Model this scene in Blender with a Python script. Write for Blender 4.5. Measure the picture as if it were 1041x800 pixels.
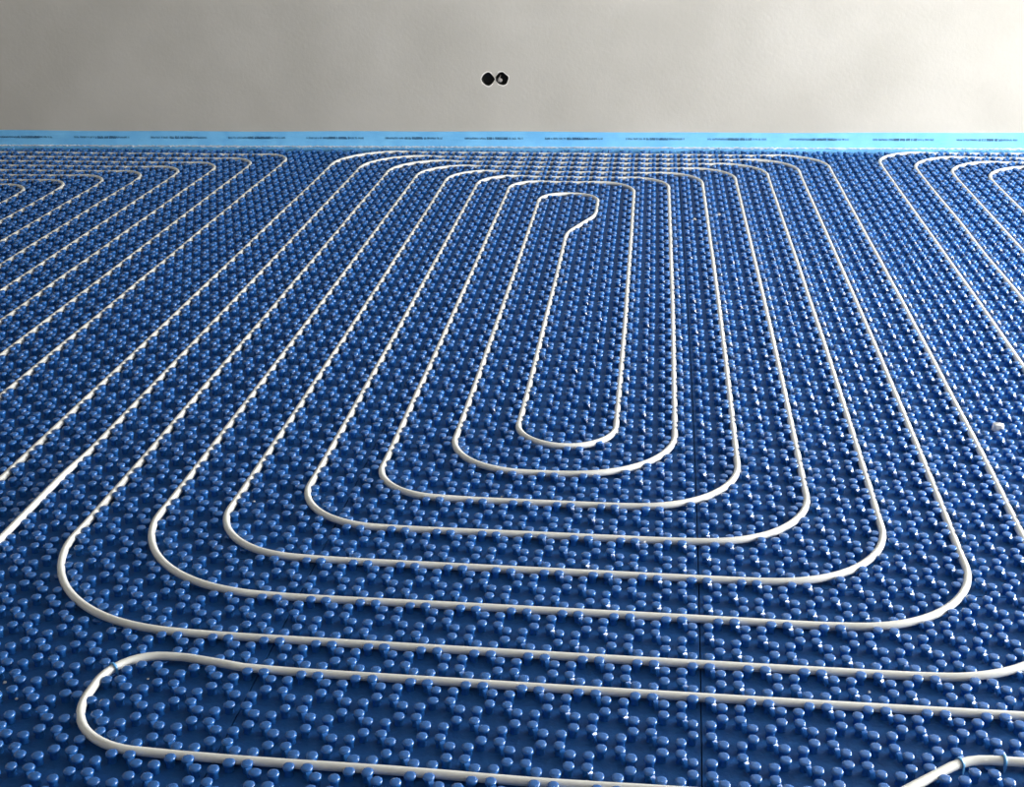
import bpy, bmesh, math, random
import numpy as np
from mathutils import Vector, Matrix

random.seed(7); rng = np.random.default_rng(7)
S = bpy.context.scene
COL = S.collection
for o in list(bpy.data.objects): bpy.data.objects.remove(o)

U = 0.05            # one step of the mat grid, metres
ZP = 0.010          # height of the pipe axis above the mat sheet

# ------------------------------------------------------------------ camera
FPX = 1294.42
PITCH, YAW, ROLL = 0.39796, -0.11402, 0.01212
CAMU = (1.5916, -57.5467, 27.1753)
cp, sp, cy_, sy_ = math.cos(PITCH), math.sin(PITCH), math.cos(YAW), math.sin(YAW)
F = np.array([sy_*cp, cy_*cp, -sp]); R0 = np.array([cy_, -sy_, 0.0]); D0 = np.cross(F, R0)
Rv = R0*math.cos(ROLL) + D0*math.sin(ROLL); Dv = D0*math.cos(ROLL) - R0*math.sin(ROLL)
cam = bpy.data.cameras.new('camera'); cam.sensor_width = 36; cam.lens = 36*FPX/1041
cam.clip_start = 0.02; cam.clip_end = 100
camo = bpy.data.objects.new('camera', cam); COL.objects.link(camo)
CAM = np.array([CAMU[0]*U, CAMU[1]*U, CAMU[2]*U + ZP])
camo.matrix_world = Matrix(((Rv[0], -Dv[0], -F[0], CAM[0]), (Rv[1], -Dv[1], -F[1], CAM[1]), (Rv[2], -Dv[2], -F[2], CAM[2]), (0, 0, 0, 1)))
S.camera = camo

# ------------------------------------------------------------------ light
S.view_settings.view_transform = 'Standard'; S.view_settings.look = 'None'
S.view_settings.gamma = 1; S.view_settings.use_curve_mapping = False
S.view_settings.exposure = 0.66
w = bpy.data.worlds.new('world'); S.world = w; w.use_nodes = True
w.node_tree.nodes['Background'].inputs[0].default_value = (0.75, 0.87, 1.0, 1)
w.node_tree.nodes['Background'].inputs[1].default_value = 1.0
ROOM_L, ROOM_R, ROOM_B, ROOM_H = -4.7, 3.5, -4.3, 2.55
WIN = (-1.5, 2.4, 0.02, 1.70)            # y0, y1, z0, z1 of the opening in the right wall
def area(name, loc, rot, sx, sy, power, col):
    l = bpy.data.lights.new(name, 'AREA'); l.shape = 'RECTANGLE'; l.size = sx; l.size_y = sy
    l.energy = power; l.color = col
    o = bpy.data.objects.new(name, l); COL.objects.link(o); o.location = loc; o.rotation_euler = rot
    return o
area('window_daylight', (ROOM_R+0.17, (WIN[0]+WIN[1])/2, (WIN[2]+WIN[3])/2), (0, math.pi/2, 0), WIN[3]-WIN[2], WIN[1]-WIN[0], 370, (1.0, 0.995, 0.985))

# ------------------------------------------------------------------ helpers
def prin(name, base, rough=0.5, **kw):
    m = bpy.data.materials.new(name); m.use_nodes = True
    b = m.node_tree.nodes['Principled BSDF']
    b.inputs['Base Color'].default_value = (*base, 1); b.inputs['Roughness'].default_value = rough
    for k, v in kw.items(): b.inputs[k.replace('_', ' ')].default_value = v
    return m
def noisy(m, c0, c1, scale, detail=6, bump=0.0, bscale=None, bdist=0.002, lo=0.35, hi=0.65, rough=None):
    nt = m.node_tree; N = nt.nodes; L = nt.links; b = N['Principled BSDF']
    tc = N.new('ShaderNodeTexCoord')
    n = N.new('ShaderNodeTexNoise'); n.inputs['Scale'].default_value = scale; n.inputs['Detail'].default_value = detail
    L.new(tc.outputs['Object'], n.inputs['Vector'])
    r = N.new('ShaderNodeValToRGB'); r.color_ramp.elements[0].position = lo; r.color_ramp.elements[1].position = hi
    r.color_ramp.elements[0].color = (*c0, 1); r.color_ramp.elements[1].color = (*c1, 1)
    L.new(n.outputs['Fac'], r.inputs['Fac']); L.new(r.outputs['Color'], b.inputs['Base Color'])
    if bump:
        n2 = N.new('ShaderNodeTexNoise'); n2.inputs['Scale'].default_value = bscale or scale*6; n2.inputs['Detail'].default_value = 5
        L.new(tc.outputs['Object'], n2.inputs['Vector'])
        bp = N.new('ShaderNodeBump'); bp.inputs['Strength'].default_value = bump; bp.inputs['Distance'].default_value = bdist
        L.new(n2.outputs['Fac'], bp.inputs['Height']); L.new(bp.outputs['Normal'], b.inputs['Normal'])
    return m
M = {}
M['plaster'] = noisy(prin('plaster', (.6, .58, .53), .92), (.43, .411, .366), (.485, .465, .418), 2.2, 8, .25, 55, .003)
M['paint'] = noisy(prin('room_plaster', (.6, .58, .53), .9), (.40, .385, .35), (.45, .43, .395), 1.5)
M['concrete'] = noisy(prin('concrete', (.3, .3, .29), .9), (.22, .22, .21), (.34, .33, .31), 4, 8, .3)
M['mat'] = noisy(prin('blue_foil', (.006, .1, .36), .24, Coat_Weight=.6, Coat_Roughness=.10, Specular_IOR_Level=.6), (.016, .118, .39), (.020, .145, .47), 9, 5, .2, 130, .0012)
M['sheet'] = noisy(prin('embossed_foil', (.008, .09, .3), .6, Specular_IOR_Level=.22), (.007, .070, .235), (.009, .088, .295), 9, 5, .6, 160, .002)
M['pipe'] = noisy(prin('white_pipe', (.8, .8, .74), .33), (.80, .80, .74), (.85, .85, .80), 25)
M['strip'] = noisy(prin('blue_foam', (.17, .5, .85), .55), (.15, .47, .82), (.19, .54, .88), 12, 5, .2, 90)
M['ink'] = prin('dark_ink', (.015, .06, .14), .6)
M['dark'] = prin('dark_plastic', (.012, .012, .012), .5)
M['white'] = noisy(prin('white_crumb', (.85, .85, .83), .8), (.8, .8, .78), (.88, .88, .86), 60)
M['rim'] = prin('plaster_rim', (.72, .70, .65), .9)
M['lump'] = prin('grey_mortar', (.30, .28, .26), .9)
M['clip'] = prin('clip_blue', (.10, .32, .62), .3)
M['frame'] = prin('frame_white', (.8, .8, .8), .4)
def film_mat():
    m = bpy.data.materials.new('edge_film'); m.use_nodes = True; nt = m.node_tree; N = nt.nodes; L = nt.links
    b = N['Principled BSDF']; b.inputs['Base Color'].default_value = (.88, .9, .9, 1); b.inputs['Roughness'].default_value = .22
    t = N.new('ShaderNodeBsdfTransparent'); mx = N.new('ShaderNodeMixShader'); mx.inputs[0].default_value = .6
    L.new(t.outputs[0], mx.inputs[1]); L.new(b.outputs[0], mx.inputs[2]); L.new(mx.outputs[0], N['Material Output'].inputs[0])
    return m
M['film'] = film_mat()
def glass_mat():
    m = bpy.data.materials.new('window_glass'); m.use_nodes = True; nt = m.node_tree; N = nt.nodes; L = nt.links
    g = N.new('ShaderNodeBsdfGlossy'); g.inputs['Roughness'].default_value = .02
    t = N.new('ShaderNodeBsdfTransparent'); mx = N.new('ShaderNodeMixShader'); mx.inputs[0].default_value = .06
    L.new(t.outputs[0], mx.inputs[1]); L.new(g.outputs[0], mx.inputs[2]); L.new(mx.outputs[0], N['Material Output'].inputs[0])
    return m
M['glass'] = glass_mat()

def link(name, me, mat, parent=None, loc=(0, 0, 0)):
    o = bpy.data.objects.new(name, me); COL.objects.link(o)
    if mat and not me.materials: me.materials.append(M[mat])
    o.location = loc
    if parent: o.parent = parent
    return o
def tag(o, label=None, cat=None, group=None, kind=None):
    for k, v in (('label', label), ('category', cat), ('group', group), ('kind', kind)):
        if v: o[k] = v
    return o
def mesh(name, V, Fc, smooth=False):
    me = bpy.data.meshes.new(name); me.from_pydata([tuple(map(float, v)) for v in V], [], [tuple(map(int, f)) for f in Fc]); me.update()
    if smooth: me.polygons.foreach_set('use_smooth', [True]*len(me.polygons))
    return me
def boxes(name, lst):
    V, Fc = [], []
    for (x0, x1, y0, y1, z0, z1) in lst:
        b = len(V)
        V += [(x0, y0, z0), (x1, y0, z0), (x1, y1, z0), (x0, y1, z0), (x0, y0, z1), (x1, y0, z1), (x1, y1, z1), (x0, y1, z1)]
        Fc += [tuple(b+i for i in f) for f in ((3, 2, 1, 0), (4, 5, 6, 7), (0, 1, 5, 4), (1, 2, 6, 5), (2, 3, 7, 6), (3, 0, 4, 7))]
    return mesh(name, V, Fc)
def merged(name, TV, TF, pos, rot, sc, smooth=True):
    """many copies of a small template as one mesh: TV (n,3), TF list of faces, pos (k,3), rot (k,), sc (k,3)"""
    k, n = len(pos), len(TV)
    V = TV[None]*sc[:, None]; c, s = np.cos(rot)[:, None], np.sin(rot)[:, None]
    P = np.stack([V[..., 0]*c - V[..., 1]*s, V[..., 0]*s + V[..., 1]*c, V[..., 2]], -1) + pos[:, None]
    lt = np.array([len(f) for f in TF]); lv = np.concatenate([np.array(f) for f in TF])
    loops = (lv[None] + (np.arange(k)*n)[:, None]).ravel(); tot = np.tile(lt, k); start = np.concatenate([[0], np.cumsum(tot)[:-1]])
    me = bpy.data.meshes.new(name); me.vertices.add(k*n); me.vertices.foreach_set('co', P.astype(np.float32).ravel())
    me.loops.add(len(loops)); me.loops.foreach_set('vertex_index', loops.astype(np.int32))
    me.polygons.add(len(tot)); me.polygons.foreach_set('loop_start', start.astype(np.int32))
    me.polygons.foreach_set('use_smooth', np.full(len(tot), smooth)); me.update(calc_edges=True); me.validate()
    return me

# the mats were not laid dead true: a slow drift of the grid over the room
CX = [-0.0019, 0.4029, -0.1657, 0.2177, 0.2469, -0.2333, -1.1779, 0.1546, -0.0987, 0.1721]
CY = [-0.0744, -0.1587, -0.1080, 0.3077, 0.5647, 0.0958, 0.1831, -0.2783, -0.0721, 0.0083]
def grid(u, v):
    u = np.asarray(u, float); v = np.asarray(v, float)
    a = (np.clip(u, -60, 36)+12)/50; b = (np.clip(v, -27, 68)-20)/45
    B = np.stack([a*0+1, a, b, a*a, a*b, b*b, a**3, a*a*b, a*b*b, b**3], -1)
    return np.stack([(u + B@np.array(CX))*U, (v + B@np.array(CY))*U], -1)
# back wall line, turned 2.2 degrees to the grid
N0 = np.array([-30.8, 68.8])*U; WD = np.array([0.999252, 0.0386707]); WN = np.array([WD[1], -WD[0]])
def W(s, m, z):
    p = N0 + WD*s + WN*m
    return (p[0], p[1], z)
def wall_m(xy): return (np.asarray(xy) - N0)@WN          # distance in front of the wall line

# ------------------------------------------------------------------ room shell
floor = tag(link('floor', boxes('floor', [(ROOM_L-.2, ROOM_R+.2, ROOM_B-.2, 4.0, -.16, -.032)]), 'concrete'), kind='structure')
tag(link('ceiling', boxes('ceiling', [(ROOM_L-.2, ROOM_R+.2, ROOM_B-.2, 4.0, ROOM_H, ROOM_H+.2)]), 'paint'), kind='structure')
tag(link('wall_left', boxes('wall_left', [(ROOM_L-.2, ROOM_L, ROOM_B-.2, 4.0, -.032, ROOM_H)]), 'paint'), kind='structure')
tag(link('wall_front', boxes('wall_front', [(ROOM_L, ROOM_R, ROOM_B-.2, ROOM_B, -.032, ROOM_H)]), 'paint'), kind='structure')
y0, y1, z0, z1 = WIN
tag(link('wall_right', boxes('wall_right', [(ROOM_R, ROOM_R+.25, ROOM_B-.2, y0, -.032, ROOM_H), (ROOM_R, ROOM_R+.25, y1, 4.0, -.032, ROOM_H),
    (ROOM_R, ROOM_R+.25, y0, y1, -.032, z0), (ROOM_R, ROOM_R+.25, y0, y1, z1, ROOM_H)]), 'paint'), kind='structure')
win = tag(bpy.data.objects.new('window_1', None), kind='structure'); COL.objects.link(win); win.location = (ROOM_R+.1, (y0+y1)/2, z0)
hy, hz = (y1-y0)/2, z1-z0
link('window_frame', boxes('wf', [(-.03, .03, -hy, hy, 0, .06), (-.03, .03, -hy, hy, hz-.06, hz), (-.03, .03, -hy, -hy+.06, .06, hz-.06), (-.03, .03, hy-.06, hy, .06, hz-.06), (-.03, .03, -.04, .04, .06, hz-.06)]), 'frame', win)
for a, b in ((-hy+.06, -.04), (.04, hy-.06)): link('pane', boxes('pane', [(-.004, .004, a, b, .06, hz-.06)]), 'glass', win)

# back wall with two chased-out socket holes
HOLES = [(15.83*U, 7.04*U+ZP), (17.20*U, 7.09*U+ZP)]
def hole_loop(c, seed, r0=.031, n=18):
    rr = random.Random(seed)
    ks = [r0*(1+rr.uniform(-.09, .09)) for _ in range(n)]
    if seed == 1: ks = [r0*1.1*(abs(math.cos(2*math.pi*i/n))**1.5+abs(math.sin(2*math.pi*i/n))**1.5)**(-1/1.5)*(1+rr.uniform(-.03, .03)) for i in range(n)]
    return [(c[0]+ks[i]*math.cos(2*math.pi*i/n), c[1]+ks[i]*math.sin(2*math.pi*i/n)) for i in range(n)]
LOOPS = [hole_loop(HOLES[0], 1), hole_loop(HOLES[1], 2)]
MW = -.009
bm = bmesh.new()
outer = [(-3.6, -.032), (5.3, -.032), (5.3, ROOM_H), (-3.6, ROOM_H)]
edges = []
hv = []
for lp in [outer]+LOOPS:
    vs = [bm.verts.new(W(s, MW, z)) for s, z in lp]; hv.append(vs)
    edges += [bm.edges.new((vs[i], vs[(i+1) % len(vs)])) for i in range(len(vs))]
bmesh.ops.triangle_fill(bm, use_beauty=True, use_dissolve=False, edges=edges)
bm.faces.ensure_lookup_table()
for lp, vs in zip(LOOPS, hv[1:]):
    back = [bm.verts.new(W(s, MW-.055, z)) for s, z in lp]
    for i in range(len(vs)): bm.faces.new((vs[i], vs[(i+1) % len(vs)], back[(i+1) % len(vs)], back[i]))
ob = [bm.verts.new(W(s, MW-.2, z)) for s, z in outer]
for i in range(4): bm.faces.new((hv[0][i], hv[0][(i+1) % 4], ob[(i+1) % 4], ob[i]))
bm.faces.new(ob)
bmesh.ops.recalc_face_normals(bm, faces=bm.faces)
me = bpy.data.meshes.new('wall_back'); bm.to_mesh(me); bm.free()
tag(link('wall_back', me, 'plaster'), kind='structure')

# ------------------------------------------------------------------ pipe layout (grid units)
def fillet(pts, rad, step=.4):
    """polyline with rounded corners -> list of (u, v, bend flag)"""
    out = []
    def seg(a, b):
        L = math.dist(a, b); n = max(1, int(L/step))
        fl = 1 if min(abs(a[0]-b[0]), abs(a[1]-b[1])) > .2 else 0      # slanting runs ride over the studs
        for i in range(n): out.append((a[0]+(b[0]-a[0])*i/n, a[1]+(b[1]-a[1])*i/n, fl))
    cur = pts[0]
    for i in range(1, len(pts)-1):
        p, a, b = np.array(pts[i], float), np.array(pts[i-1], float), np.array(pts[i+1], float)
        da, db = (a-p)/np.linalg.norm(a-p), (b-p)/np.linalg.norm(b-p)
        ang = math.acos(max(-1, min(1, float(da@db))))
        if ang > math.pi-1e-3: continue
        t = rad[i]/math.tan(ang/2); p0, p1 = p+da*t, p+db*t
        c = p+(da+db)/np.linalg.norm(da+db)*rad[i]/math.sin(ang/2)
        seg(cur, p0)
        a0 = math.atan2(*(p0-c)[::-1]); dl = math.atan2(*(p1-c)[::-1])-a0
        dl = (dl+math.pi) % (2*math.pi)-math.pi
        n = max(4, int(abs(dl)*rad[i]/.3))
        for k in range(n): out.append((c[0]+rad[i]*math.cos(a0+dl*k/n), c[1]+rad[i]*math.sin(a0+dl*k/n), 1))
        cur = tuple(p1)
    seg(cur, pts[-1]); out.append((*pts[-1], 0))
    return out
def spiral(n, l, r, t, b, rb_l, rb_r, rt_r, rt_l, hook, end_v):
    """double spiral: leg l_k - bottom b_k - leg r_k - top t_k - leg l_(k+2) ..."""
    def chain(k):
        P = []
        while k <= n:
            P += [(l(k), b(k), rb_l(k)), (r(k), b(k), rb_r(k)), (r(k), t(k), rt_r(k)), (l(k+2), t(k), rt_l(k))]; k += 2
        return P+[(l(k), end_v, 0)]
    P = chain(1)[::-1]+hook+chain(2)
    return fillet([p[:2] for p in P], [p[2] for p in P])
central = spiral(7, lambda k: -2-3*k, lambda k: -3+3*k, lambda k: 54+2*k, lambda k: 3-3*k,
    lambda k: [2.5, 3.5, 3.0, 3.7, 4.1, 6.3, 7.0][k-1], lambda k: [2.49, 4.8, 4.6, 4.7, 4.9, 5.0, 5.2][k-1],
    lambda k: 3.2+.25*k, lambda k: 2.2+.6*k,
    [(-5, 38.9, 7), (-3, 44.4, 7), (-3, 51.6, 2.4), (-8, 51.6, 2.4)], -44)
def rb(k): return 2.4 if k == 1 else 4
left = spiral(8, lambda k: -57-3*k, lambda k: -58+3*k, lambda k: 50+2*k, lambda k: 14-3*k, rb, rb, lambda k: 2.9, lambda k: 3,
    [(-60, 46, 1.4), (-63, 46, 1.4)], -44)
right = spiral(6, lambda k: 40+3*k, lambda k: 41-3*k, lambda k: 58+2*k, lambda k: 6-3*k, lambda k: 2.2 if k == 1 else 4, lambda k: 2.2 if k == 1 else 4, lambda k: 5.2, lambda k: 3,
    [(43, 54, 1.4), (46, 54, 1.4)], -44)
loop = fillet([(50, -44), (50, -20), (-12.8, -20), (-14.9, -19.65), (-17.5, -19.65), (-17.5, -25), (9.5, -25), (12.6, -22.6), (16.5, -22.6), (18, -23), (47, -23), (47, -44)], [0, 3, 3, 3, 1.9, 2.75, 2.0, 2.2, 2, 2, 3, 0])
loop = [(a, b, 1) if 12 < a < 18 and -23.1 < b < -22 else (a, b, f) for a, b, f in loop]

for i_, p_ in enumerate(central):     # the far-left leg has sprung out of its channel near the left edge
    if abs(p_[0]+26) < .01 and p_[1] < -4: central[i_] = (p_[0], p_[1], 2.0)
PR = .0080
def tube(name, path, seed, n=10):
    A = np.array(path); xy = grid(A[:, 0], A[:, 1]); bend = A[:, 2].copy()
    for _ in range(3): bend = np.convolve(np.pad(bend, 2, 'edge'), np.ones(5)/5, 'valid')
    s = np.concatenate([[0], np.cumsum(np.linalg.norm(np.diff(xy, axis=0), axis=1))])
    r = np.random.default_rng(seed); wob = np.zeros(len(s))
    for _ in range(8): wob += r.normal()*np.sin(s*r.uniform(3, 14)+r.uniform(0, 6))*.35
    z = ZP + bend*.0045 + wob*.0005
    tg = np.gradient(xy, axis=0); tg /= np.linalg.norm(tg, axis=1)[:, None]; nr = np.stack([-tg[:, 1], tg[:, 0]], 1)
    xy = xy + nr*(wob*.0006)[:, None]
    a = np.arange(n)*2*math.pi/n
    V = np.zeros((len(A), n, 3)); V[..., :2] = xy[:, None]+nr[:, None]*(np.cos(a)*PR)[None, :, None]; V[..., 2] = z[:, None]+(np.sin(a)*PR)[None]
    Fc = [(i*n+j, i*n+(j+1) % n, (i+1)*n+(j+1) % n, (i+1)*n+j) for i in range(len(A)-1) for j in range(n)]
    Fc += [tuple(range(n))[::-1], tuple((len(A)-1)*n+j for j in range(n))]
    return mesh(name, V.reshape(-1, 3), Fc, True), A
ARC = []
for pth, sd, lab in ((central, 1, 'long white pipe wound into the complete double spiral in the middle of the mat'),
                     (left, 2, 'white pipe whose legs slant along the left edge and turn left under the wall'),
                     (right, 3, 'white pipe at the far right whose legs turn right under the wall'),
                     (loop, 4, 'white pipe with a hairpin bend lying in the foreground, nearest the camera')):
    me, A = tube('heating_pipe', pth, sd); ARC.append(A[A[:, 2] == 1][:, :2])
    tag(link('heating_pipe', me, 'pipe'), lab, 'pipe', 'underfloor heating pipes on the blue mat')
ARC = np.concatenate(ARC)

# ------------------------------------------------------------------ studded mat panels
def nub_template(seg, rings, sq=2.6):
    V, Fc = [], []
    for (r, z, sx) in rings:
        for j in range(seg):
            a = 2*math.pi*(j+.5)/seg; c, s = math.cos(a), math.sin(a)
            k = 1/((abs(c)**sq+abs(s)**sq)**(1/sq))
            V.append((r*k*c+sx, r*k*s+sx, z))
    for i in range(len(rings)-1):
        for j in range(seg): Fc.append((i*seg+j, i*seg+(j+1) % seg, (i+1)*seg+(j+1) % seg, (i+1)*seg+j))
    V.append((rings[-1][2], rings[-1][2], rings[-1][1]+.0004)); b = (len(rings)-1)*seg
    for j in range(seg): Fc.append((b+j, b+(j+1) % seg, len(V)-1))
    return np.array(V), Fc
# profile: slim neck, overhanging cap with a rounded rim (r, z, lean towards the cluster centre)
RN = [(.0082, -.001, .0004), (.0072, .0078, .0003), (.0088, .0112, .0002), (.0100, .0146, 0), (.0098, .0170, 0), (.0084, .0188, 0), (.0055, .0193, 0)]
RF = [(.0080, -.001, .0004), (.0074, .0088, .0002), (.0100, .0148, 0), (.0086, .0188, 0)]
TN = nub_template(10, RN); TF_ = nub_template(8, RF)
TQ = []
for q in range(4): TQ.append(TN)
nub_me = mesh('nub', TN[0], TN[1], True); nub_me.materials.append(M['mat'])
def web_template():
    """small rib running down from one stud cluster towards the next"""
    V, Fc = [], []
    prof = ((-.0075, .0160, .8), (-.0025, .0158, 1), (.0002, .0122, 1), (.0030, .0068, 1), (.0060, .0005, .9))
    for (t, z, k) in prof:
        for (y, d) in ((-.0062, -.006), (-.0048, -.0004), (.0048, -.0004), (.0062, -.006)): V.append((t, y*k, max(z+d, -.001)))
    for i in range(4):
        for j in range(3): Fc.append((i*4+j, (i+1)*4+j, (i+1)*4+j+1, i*4+j+1))
    return np.array(V), Fc
TW = web_template()
def project(P):
    d = P-CAM; zc = d@F
    return 520.5+FPX*(d@Rv)/zc, 400+FPX*(d@Dv)/zc, zc
# all clusters of four nubs, on the even squares of the grid
uu, vv = np.meshgrid(np.arange(-93, 70), np.arange(-40, 74)); m = (uu+vv) % 2 == 0
CU, CV = uu[m].astype(float), vv[m].astype(float)
off = np.array([(1, 1), (-1, 1), (-1, -1), (1, -1)])*.305
nu = (CU[:, None]+off[None, :, 0]).ravel(); nv = (CV[:, None]+off[None, :, 1]).ravel(); quad = np.tile(np.arange(4), len(CU))
def in_view(u, v, mu=20):
    xy = grid(u, v); px, py, zc = project(np.c_[xy, np.zeros(len(xy))+.01]); sc = FPX/zc*U
    return xy, (zc > .2) & (px > -mu*sc) & (px < 1041+mu*sc) & (py < 800+mu*.4*sc) & (wall_m(xy) > .022), px, py, zc
nxy, keep, npx, npy, nzc = in_view(nu, nv)
nu, nv, quad, nxy, npx, npy, nzc = [a[keep] for a in (nu, nv, quad, nxy, npx, npy, nzc)]
# nubs crushed flat where a bend of pipe runs over them
press = np.zeros(len(nu), bool)
cells = {}
for p in ARC: cells.setdefault((int(p[0]//1), int(p[1]//1)), []).append(p)
for i in range(len(nu)):
    a, b = int(nu[i]//1), int(nv[i]//1); best = None
    for da in (-1, 0, 1):
        for db in (-1, 0, 1):
            for p in cells.get((a+da, b+db), ()):
                d = math.hypot(p[0]-nu[i], p[1]-nv[i])
                if best is None or d < best[0]: best = (d, p)
    if best is None: continue
    if best[0] < .15: press[i] = True
    elif best[0] < .345: nxy[i] += (np.array([nu[i], nv[i]])-best[1])/best[0]*(.345-best[0])*U
rot = np.array([0, math.pi/2, math.pi, -math.pi/2])[quad] + rng.normal(0, .06, len(nu))
scl = np.stack([rng.normal(1, .03, len(nu)), rng.normal(1, .03, len(nu)), np.where(press, .36, rng.normal(1, .025, len(nu)))], 1)
wu, wv = CU+.45, CV-.52
wxy, wk, *_ = in_view(wu, wv); wu, wv, wxy = wu[wk], wv[wk], wxy[wk]
PWID, PLEN = 16, 28
npanel = 0
for ci in range(-6, 4):
    u0 = 4+PWID*ci; u1 = u0+PWID
    v = -40
    while v < 76:
        v0, v1 = v, v+PLEN; v += PLEN
        sel = np.where((nu >= u0) & (nu < u1) & (nv >= v0) & (nv < v1))[0]
        if len(sel) == 0: continue
        c = grid((u0+u1)/2, (v0+v1)/2); C3 = np.array([c[0], c[1], 0])
        # sheet: top grid with a skirt, cut off along the wall
        gu = np.linspace(u0+.022, u1-.022, 9); gv = np.linspace(v0+.022, v1-.022, 15)
        V = []
        for b in gv:
            for a in gu:
                p = grid(a, b); mm = float(wall_m(p))
                if mm < .004: p = p+WN*(.004-mm)
                V.append((p[0]-c[0], p[1]-c[1], 0))
        nx, ny = 9, 15
        Fc = [(j*nx+i, j*nx+i+1, (j+1)*nx+i+1, (j+1)*nx+i) for j in range(ny-1) for i in range(nx-1)]
        ring = [i for i in range(nx)]+[j*nx+nx-1 for j in range(1, ny)]+[(ny-1)*nx+i for i in range(nx-2, -1, -1)]+[j*nx for j in range(ny-2, 0, -1)]
        b0 = len(V); V += [(V[i][0], V[i][1], -.031) for i in ring]
        for k in range(len(ring)): k2 = (k+1) % len(ring); Fc.append((ring[k2], ring[k], b0+k, b0+k2))
        pan = link('floor_panel', mesh('floor_panel', V, Fc), 'sheet', floor, C3); npanel += 1
        vis = sel[(npx[sel] > -4) & (npx[sel] < 1045) & (npy[sel] < 806) & (npy[sel] > 560)]
        vis = vis[np.argsort(nzc[vis])][:300]; solo = set(vis.tolist())
        for i in vis:
            o = bpy.data.objects.new('nub', nub_me); COL.objects.link(o); o.parent = pan
            o.location = (nxy[i, 0]-c[0], nxy[i, 1]-c[1], 0); o.rotation_euler = (0, 0, rot[i]); o.scale = scl[i]
        rest = np.array([i for i in sel if i not in solo], int)
        for nm, ids, T in (('nub_field', rest[nv[rest] < 2], TN), ('nub_field', rest[nv[rest] >= 2], TF_)):
            if len(ids):
                P = np.c_[nxy[ids]-c, np.zeros(len(ids))]
                tag(link(nm, merged(nm, T[0], T[1], P, rot[ids], scl[ids]), 'mat', pan), kind='stuff')
        ws = np.where((wu >= u0) & (wu < u1) & (wv >= v0) & (wv < v1))[0]
        if len(ws):
            P = np.c_[wxy[ws]-c, np.zeros(len(ws))]
            tag(link('stud_webs', merged('stud_webs', TW[0], TW[1], P, np.full(len(ws), -.82)+rng.normal(0, .09, len(ws)), np.ones((len(ws), 3)), False), 'mat', pan), kind='stuff')
print('panels', npanel, 'nubs', len(nu))

# ------------------------------------------------------------------ foam edge strip with print and film
SL, SR, ST = -3.3, 4.4, 1.84*U+ZP
rt = bpy.data.objects.new('edge_strip', None); COL.objects.link(rt); rt.location = W(0, 0, 0)
tag(rt, 'light blue foam edge strip with small dark print running along the foot of the wall', 'insulation strip')
def WL(s, m, z): p = W(s, m, z); q = W(0, 0, 0); return (p[0]-q[0], p[1]-q[1], p[2]-q[2])
V, Fc = [], []; ns = 220
for i in range(ns+1):
    s = SL+(SR-SL)*i/ns; wv_ = .0016*math.sin(s*2.3)+.001*math.sin(s*7.1+1)
    top = ST+wv_
    V += [WL(s, -.0082, -.031), WL(s, -.0082, top), WL(s, -.006, top+.0012), WL(s, -.002, top+.0012), WL(s, 0, top-.001), WL(s, .001+wv_*.4, .03), WL(s, 0, -.031)]
for i in range(ns):
    for j in range(6): Fc.append((i*7+j, (i+1)*7+j, (i+1)*7+j+1, i*7+j+1))
Fc += [tuple(range(7)), tuple(ns*7+j for j in range(6, -1, -1))]
link('foam_band', mesh('foam_band', V, [f[::-1] for f in Fc], False), 'strip', rt)
# lines of tiny lettering, too small to read in the photograph: strokes only
k = 0
s = 53.81*U-8.08*U*12
while s < SR-.3:
    r = random.Random(k); V, Fc = [], []; x = s; end = s+5.8*U
    if x > SL+.02:
        while x < end:
            wd = r.uniform(.0032, .0058); t = (x-s)/(5.8*U); h = .0062 if .35 < t < .75 else .0048
            zc = 1.22*U+ZP
            st = .0016 if .35 < t < .75 else .0011
            for (a, b, c_, d_) in ((0, st, -h, h), (0, wd, -h, -h+st) if r.random() < .5 else (0, wd, h-st, h), (wd-st, wd, -h, h*(1 if r.random() < .5 else .1)), (0, wd, -st/2, st/2)):
                n = len(V); V += [WL(x+a, .0016, zc+c_), WL(x+b, .0016, zc+c_), WL(x+b, .0016, zc+d_), WL(x+a, .0016, zc+d_)]; Fc.append((n, n+1, n+2, n+3))
            x += wd+(.0016 if r.random() < .85 else .006)
        link('printed_text', mesh('printed_text', V, Fc), 'ink', rt)
    k += 1; s += 8.08*U
# clear film welded to the strip and lapped over the mat
V, Fc = [], []; nf = 900; rr = random.Random(5); lap = .02
for i in range(nf+1):
    s = SL+(SR-SL)*i/nf; lap += rr.uniform(-.006, .006); lap = min(.034, max(.010, lap)); j = rr.uniform(-.003, .003)
    V += [WL(s, .0025, .031+rr.uniform(-.002, .002)), WL(s, .006+rr.uniform(0, .004), .026+rr.uniform(-.002, .003)), WL(s, lap*.35, .027+rr.uniform(-.001, .006)),
          WL(s, lap*.7, .0255+rr.uniform(-.0005, .006)), WL(s+j, lap, .026+rr.uniform(-.001, .006))]
for i in range(nf):
    for j in range(4): Fc.append((i*5+j, i*5+j+1, (i+1)*5+j+1, (i+1)*5+j))
link('edge_film', mesh('edge_film', V, Fc, False), 'film', rt)

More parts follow.
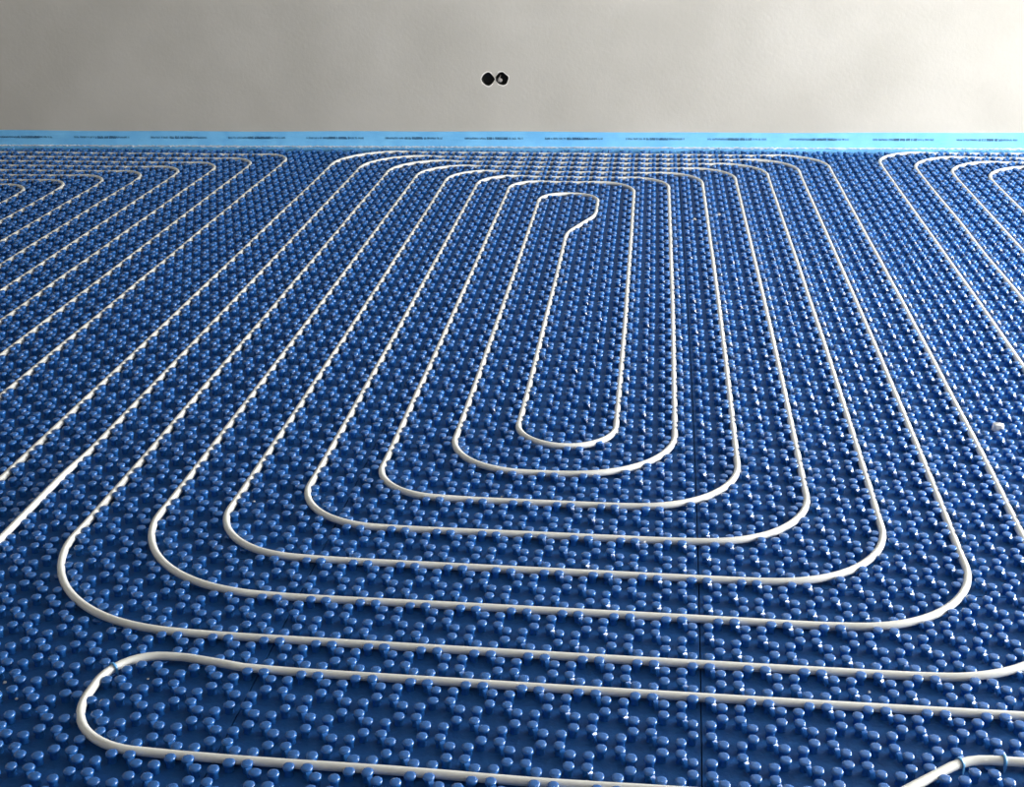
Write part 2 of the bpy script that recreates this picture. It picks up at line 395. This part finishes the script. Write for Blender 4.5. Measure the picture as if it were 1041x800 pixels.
# ------------------------------------------------------------------ socket boxes in the wall
for hi, (c, lp, lab) in enumerate(zip(HOLES, LOOPS, ('empty round socket hole in the wall, left one of the pair', 'round socket hole with a lump of plaster inside, right one of the pair'))):
    e = bpy.data.objects.new('socket_box', None); COL.objects.link(e); e.location = W(c[0], MW, c[1]); tag(e, lab, 'socket box', 'pair of socket holes in the back wall')
    def SLc(s, m, z): p = W(c[0]+s, MW+m, c[1]+z); q = e.location; return (p[0]-q[0], p[1]-q[1], p[2]-q[2])
    n = len(lp); V = []; Fc = []
    for (k, m_) in ((.985, -.002), (.95, -.002), (.95, -.05)):
        V += [SLc((s-c[0])*k, m_, (z-c[1])*k) for s, z in lp]
    for i in range(2):
        for j in range(n): Fc.append((i*n+j, i*n+(j+1) % n, (i+1)*n+(j+1) % n, (i+1)*n+j))
    Fc.append(tuple(range(2*n, 3*n)))
    link('box_shell', mesh('box_shell', V, Fc), 'dark', e)
    V, Fc = [], []; r = random.Random(hi+20)
    for j in range(n):
        s, z = lp[j]; s -= c[0]; z -= c[1]; ko = 1.12+r.uniform(0, .12)
        if abs(s) > .02 and (s > 0) == (hi == 0): ko = 1.03
        V += [SLc(s*.99, -.001, z*.99), SLc(s*1.04, .0018, z*1.04), SLc(s*ko, .0003, z*ko)]
    for j in range(n):
        j2 = (j+1) % n
        for a in range(2): Fc.append((j*3+a, j*3+a+1, j2*3+a+1, j2*3+a))
    link('plaster_rim', mesh('plaster_rim', V, Fc, True), 'rim', e)
    if hi == 1:
        bm = bmesh.new(); bmesh.ops.create_icosphere(bm, subdivisions=2, radius=.011)
        for v in bm.verts:
            v.co *= 1+r.uniform(-.25, .25); v.co = Vector(SLc(v.co.x*1.1-.010, v.co.y-.013, v.co.z*.9-.009))
        me = bpy.data.meshes.new('plaster_lump'); bm.to_mesh(me); bm.free(); link('plaster_lump', me, 'lump', e)
        V, Fc = [], []
        for i in range(9):
            t = i/8; cc = (.004*math.sin(t*5), -.045+.042*t, .012-.02*t*t)
            for j in range(6): a = j*math.pi/3; V.append(SLc(cc[0]-.012+.0022*math.cos(a), cc[1], cc[2]+.0022*math.sin(a)))
        for i in range(8):
            for j in range(6): Fc.append((i*6+j, i*6+(j+1) % 6, (i+1)*6+(j+1) % 6, (i+1)*6+j))
        link('cable_end', mesh('cable_end', V, Fc, True), 'lump', e)

# ------------------------------------------------------------------ clips holding the pipe
def clip(u, v, lab, wd=.0055, mat='clip', prong=True):
    A = np.array(loop); G = grid(A[:, 0], A[:, 1]); k = int(np.argmin((A[:, 0]-u)**2+(A[:, 1]-v)**2)); d = G[k+1]-G[k-1]
    ang = math.atan2(d[1], d[0]); x, y = G[k]; V, Fc = [], []; n = 11; r0, r1 = PR+.0006, PR+.0026
    for i in range(n):
        a = math.pi*(-.12+1.24*i/(n-1))
        for r in (r0, r1):
            for wq in (-wd/2, wd/2): V.append((wq, r*math.cos(a), r*math.sin(a)+.0))
    for i in range(n-1):
        b, d = i*4, (i+1)*4
        for p, q in ((0, 1), (1, 3), (3, 2), (2, 0)): Fc.append((b+p, b+q, d+q, d+p))
    Fc += [(0, 2, 3, 1), ((n-1)*4, (n-1)*4+1, (n-1)*4+3, (n-1)*4+2)]
    o = bpy.data.objects.new('pipe_clip', None); COL.objects.link(o); o.location = (x, y, ZP+.0045); o.rotation_euler = (0, 0, ang)
    tag(o, lab, 'clip', 'blue clips on the foreground pipe')
    link('strap', mesh('strap', V, Fc, True), mat, o)
    if prong:
        for sg in (-1, 1):
            V2 = []; ys = sg*(PR+.0014)
            for (zz, hw) in ((.001, wd/2), (-.006, wd/2), (-.0145, wd/5)):
                V2 += [(-hw, ys-.0011, zz), (hw, ys-.0011, zz), (hw, ys+.0011, zz), (-hw, ys+.0011, zz)]
            F2 = [(0, 1, 2, 3), (8, 11, 10, 9)]+[(i*4+j, (i+1)*4+j, (i+1)*4+(j+1) % 4, i*4+(j+1) % 4) for i in range(2) for j in range(4)]
            link('prong', mesh('prong', V2, F2), mat, o)
clip(13.8, -22.6, 'blue clip over the foreground pipe, nearest the right edge')
clip(12.4, -22.8, 'slim blue clip on the bent foreground pipe, left of the other right-hand clip', .0042)
clip(-17.2, -20.5, 'pale blue band on the hairpin bend of the foreground pipe', .0045)

# ------------------------------------------------------------------ plaster crumbs on the mat
def crumb(u, v, size, lab, nm='plaster_crumb', elong=1.0, z=.0192, grp='plaster crumbs on the mat', tall=.7):
    r = random.Random(int(u*100)*7+int(v*100)); bm = bmesh.new(); bmesh.ops.create_icosphere(bm, subdivisions=1, radius=size)
    for w_ in bm.verts: w_.co = Vector((w_.co.x*(1+r.uniform(-.3, .3)), w_.co.y*elong*(1+r.uniform(-.3, .3)), w_.co.z*tall*(1+r.uniform(-.3, .3))))
    zm = min(w_.co.z for w_ in bm.verts)
    me = bpy.data.meshes.new(nm); bm.to_mesh(me); bm.free()
    p = (u*U, v*U); d = np.min((nxy[:, 0]-p[0])**2+(nxy[:, 1]-p[1])**2)**.5
    o = link(nm, me, 'white', None, (p[0], p[1], (z if d < .0085 else 0)-zm)); o.rotation_euler = (0, 0, r.uniform(0, 3))
    tag(o, lab, 'crumb', grp)
crumb(19.51, 3.96, .0145, 'largest white plaster chip, lying on the mat near the right edge', 'plaster_chip', 1.2, grp=None, tall=1.15)
for (u, v, sz, lab) in [
    (-8.03, -21.43, .0034, 'tiny white crumb between the two runs of the foreground hairpin pipe'),
    (-21.19, -21.33, .0034, 'tiny white crumb at the left edge, outside the hairpin bend, the farther of two'),
    (-20.29, -22.25, .0034, 'tiny white crumb outside the hairpin bend, the nearer of two at the left edge'),
    (-16.08, -20.61, .0026, 'minute white speck just inside the hairpin bend'),
    (5.03, 44.43, .0085, 'white crumb near the top of the spiral, left one of a close pair'),
    (7.07, 46.13, .0085, 'white crumb near the top of the spiral, right one of a close pair'),
    (10.57, 21.08, .006, 'small white crumb between the right legs of the spiral, halfway up'),
    (-27.19, -3.54, .004, 'small white crumb between the two outermost left legs of the spiral'),
    (9.76, -19.01, .0034, 'tiny white crumb between the bottom run of the spiral and the foreground pipe'),
    (-4.93, -5.3, .004, 'small white crumb beside the third bottom bend of the spiral, below its centre'),
    (-16.3, -6.8, .0034, 'tiny white crumb inside the fifth left bend of the spiral'),
    (-21.36, 44.86, .007, 'white crumb between the upper left legs of the spiral'),
    (27.71, 36.75, .006, 'white crumb by the legs of the far right pipe, closest to the right edge'),
    (27.48, 47.18, .007, 'white crumb by the legs of the far right pipe, the one nearest the wall'),
    (22.49, 33.87, .006, 'white crumb beside the first leg of the far right pipe'),
    (12.57, 33.89, .006, 'small white crumb on the fifth right leg of the spiral, upper half'),
    (1.12, -10.88, .0032, 'tiny white crumb below the spiral centre, nearer of two between its bottom runs'),
    (1.71, -9.66, .0032, 'tiny white crumb below the spiral centre, farther of two between its bottom runs'),
    (10.3, -17.89, .003, 'tiny white crumb against the lowest run of the spiral, right half'),
    (11.29, -20.11, .003, 'tiny white crumb on the farther run of the foreground pipe, right half'),
    (-4.18, 26.11, .005, 'small white crumb inside the innermost loop of the spiral')]:
    crumb(u, v, sz, lab)
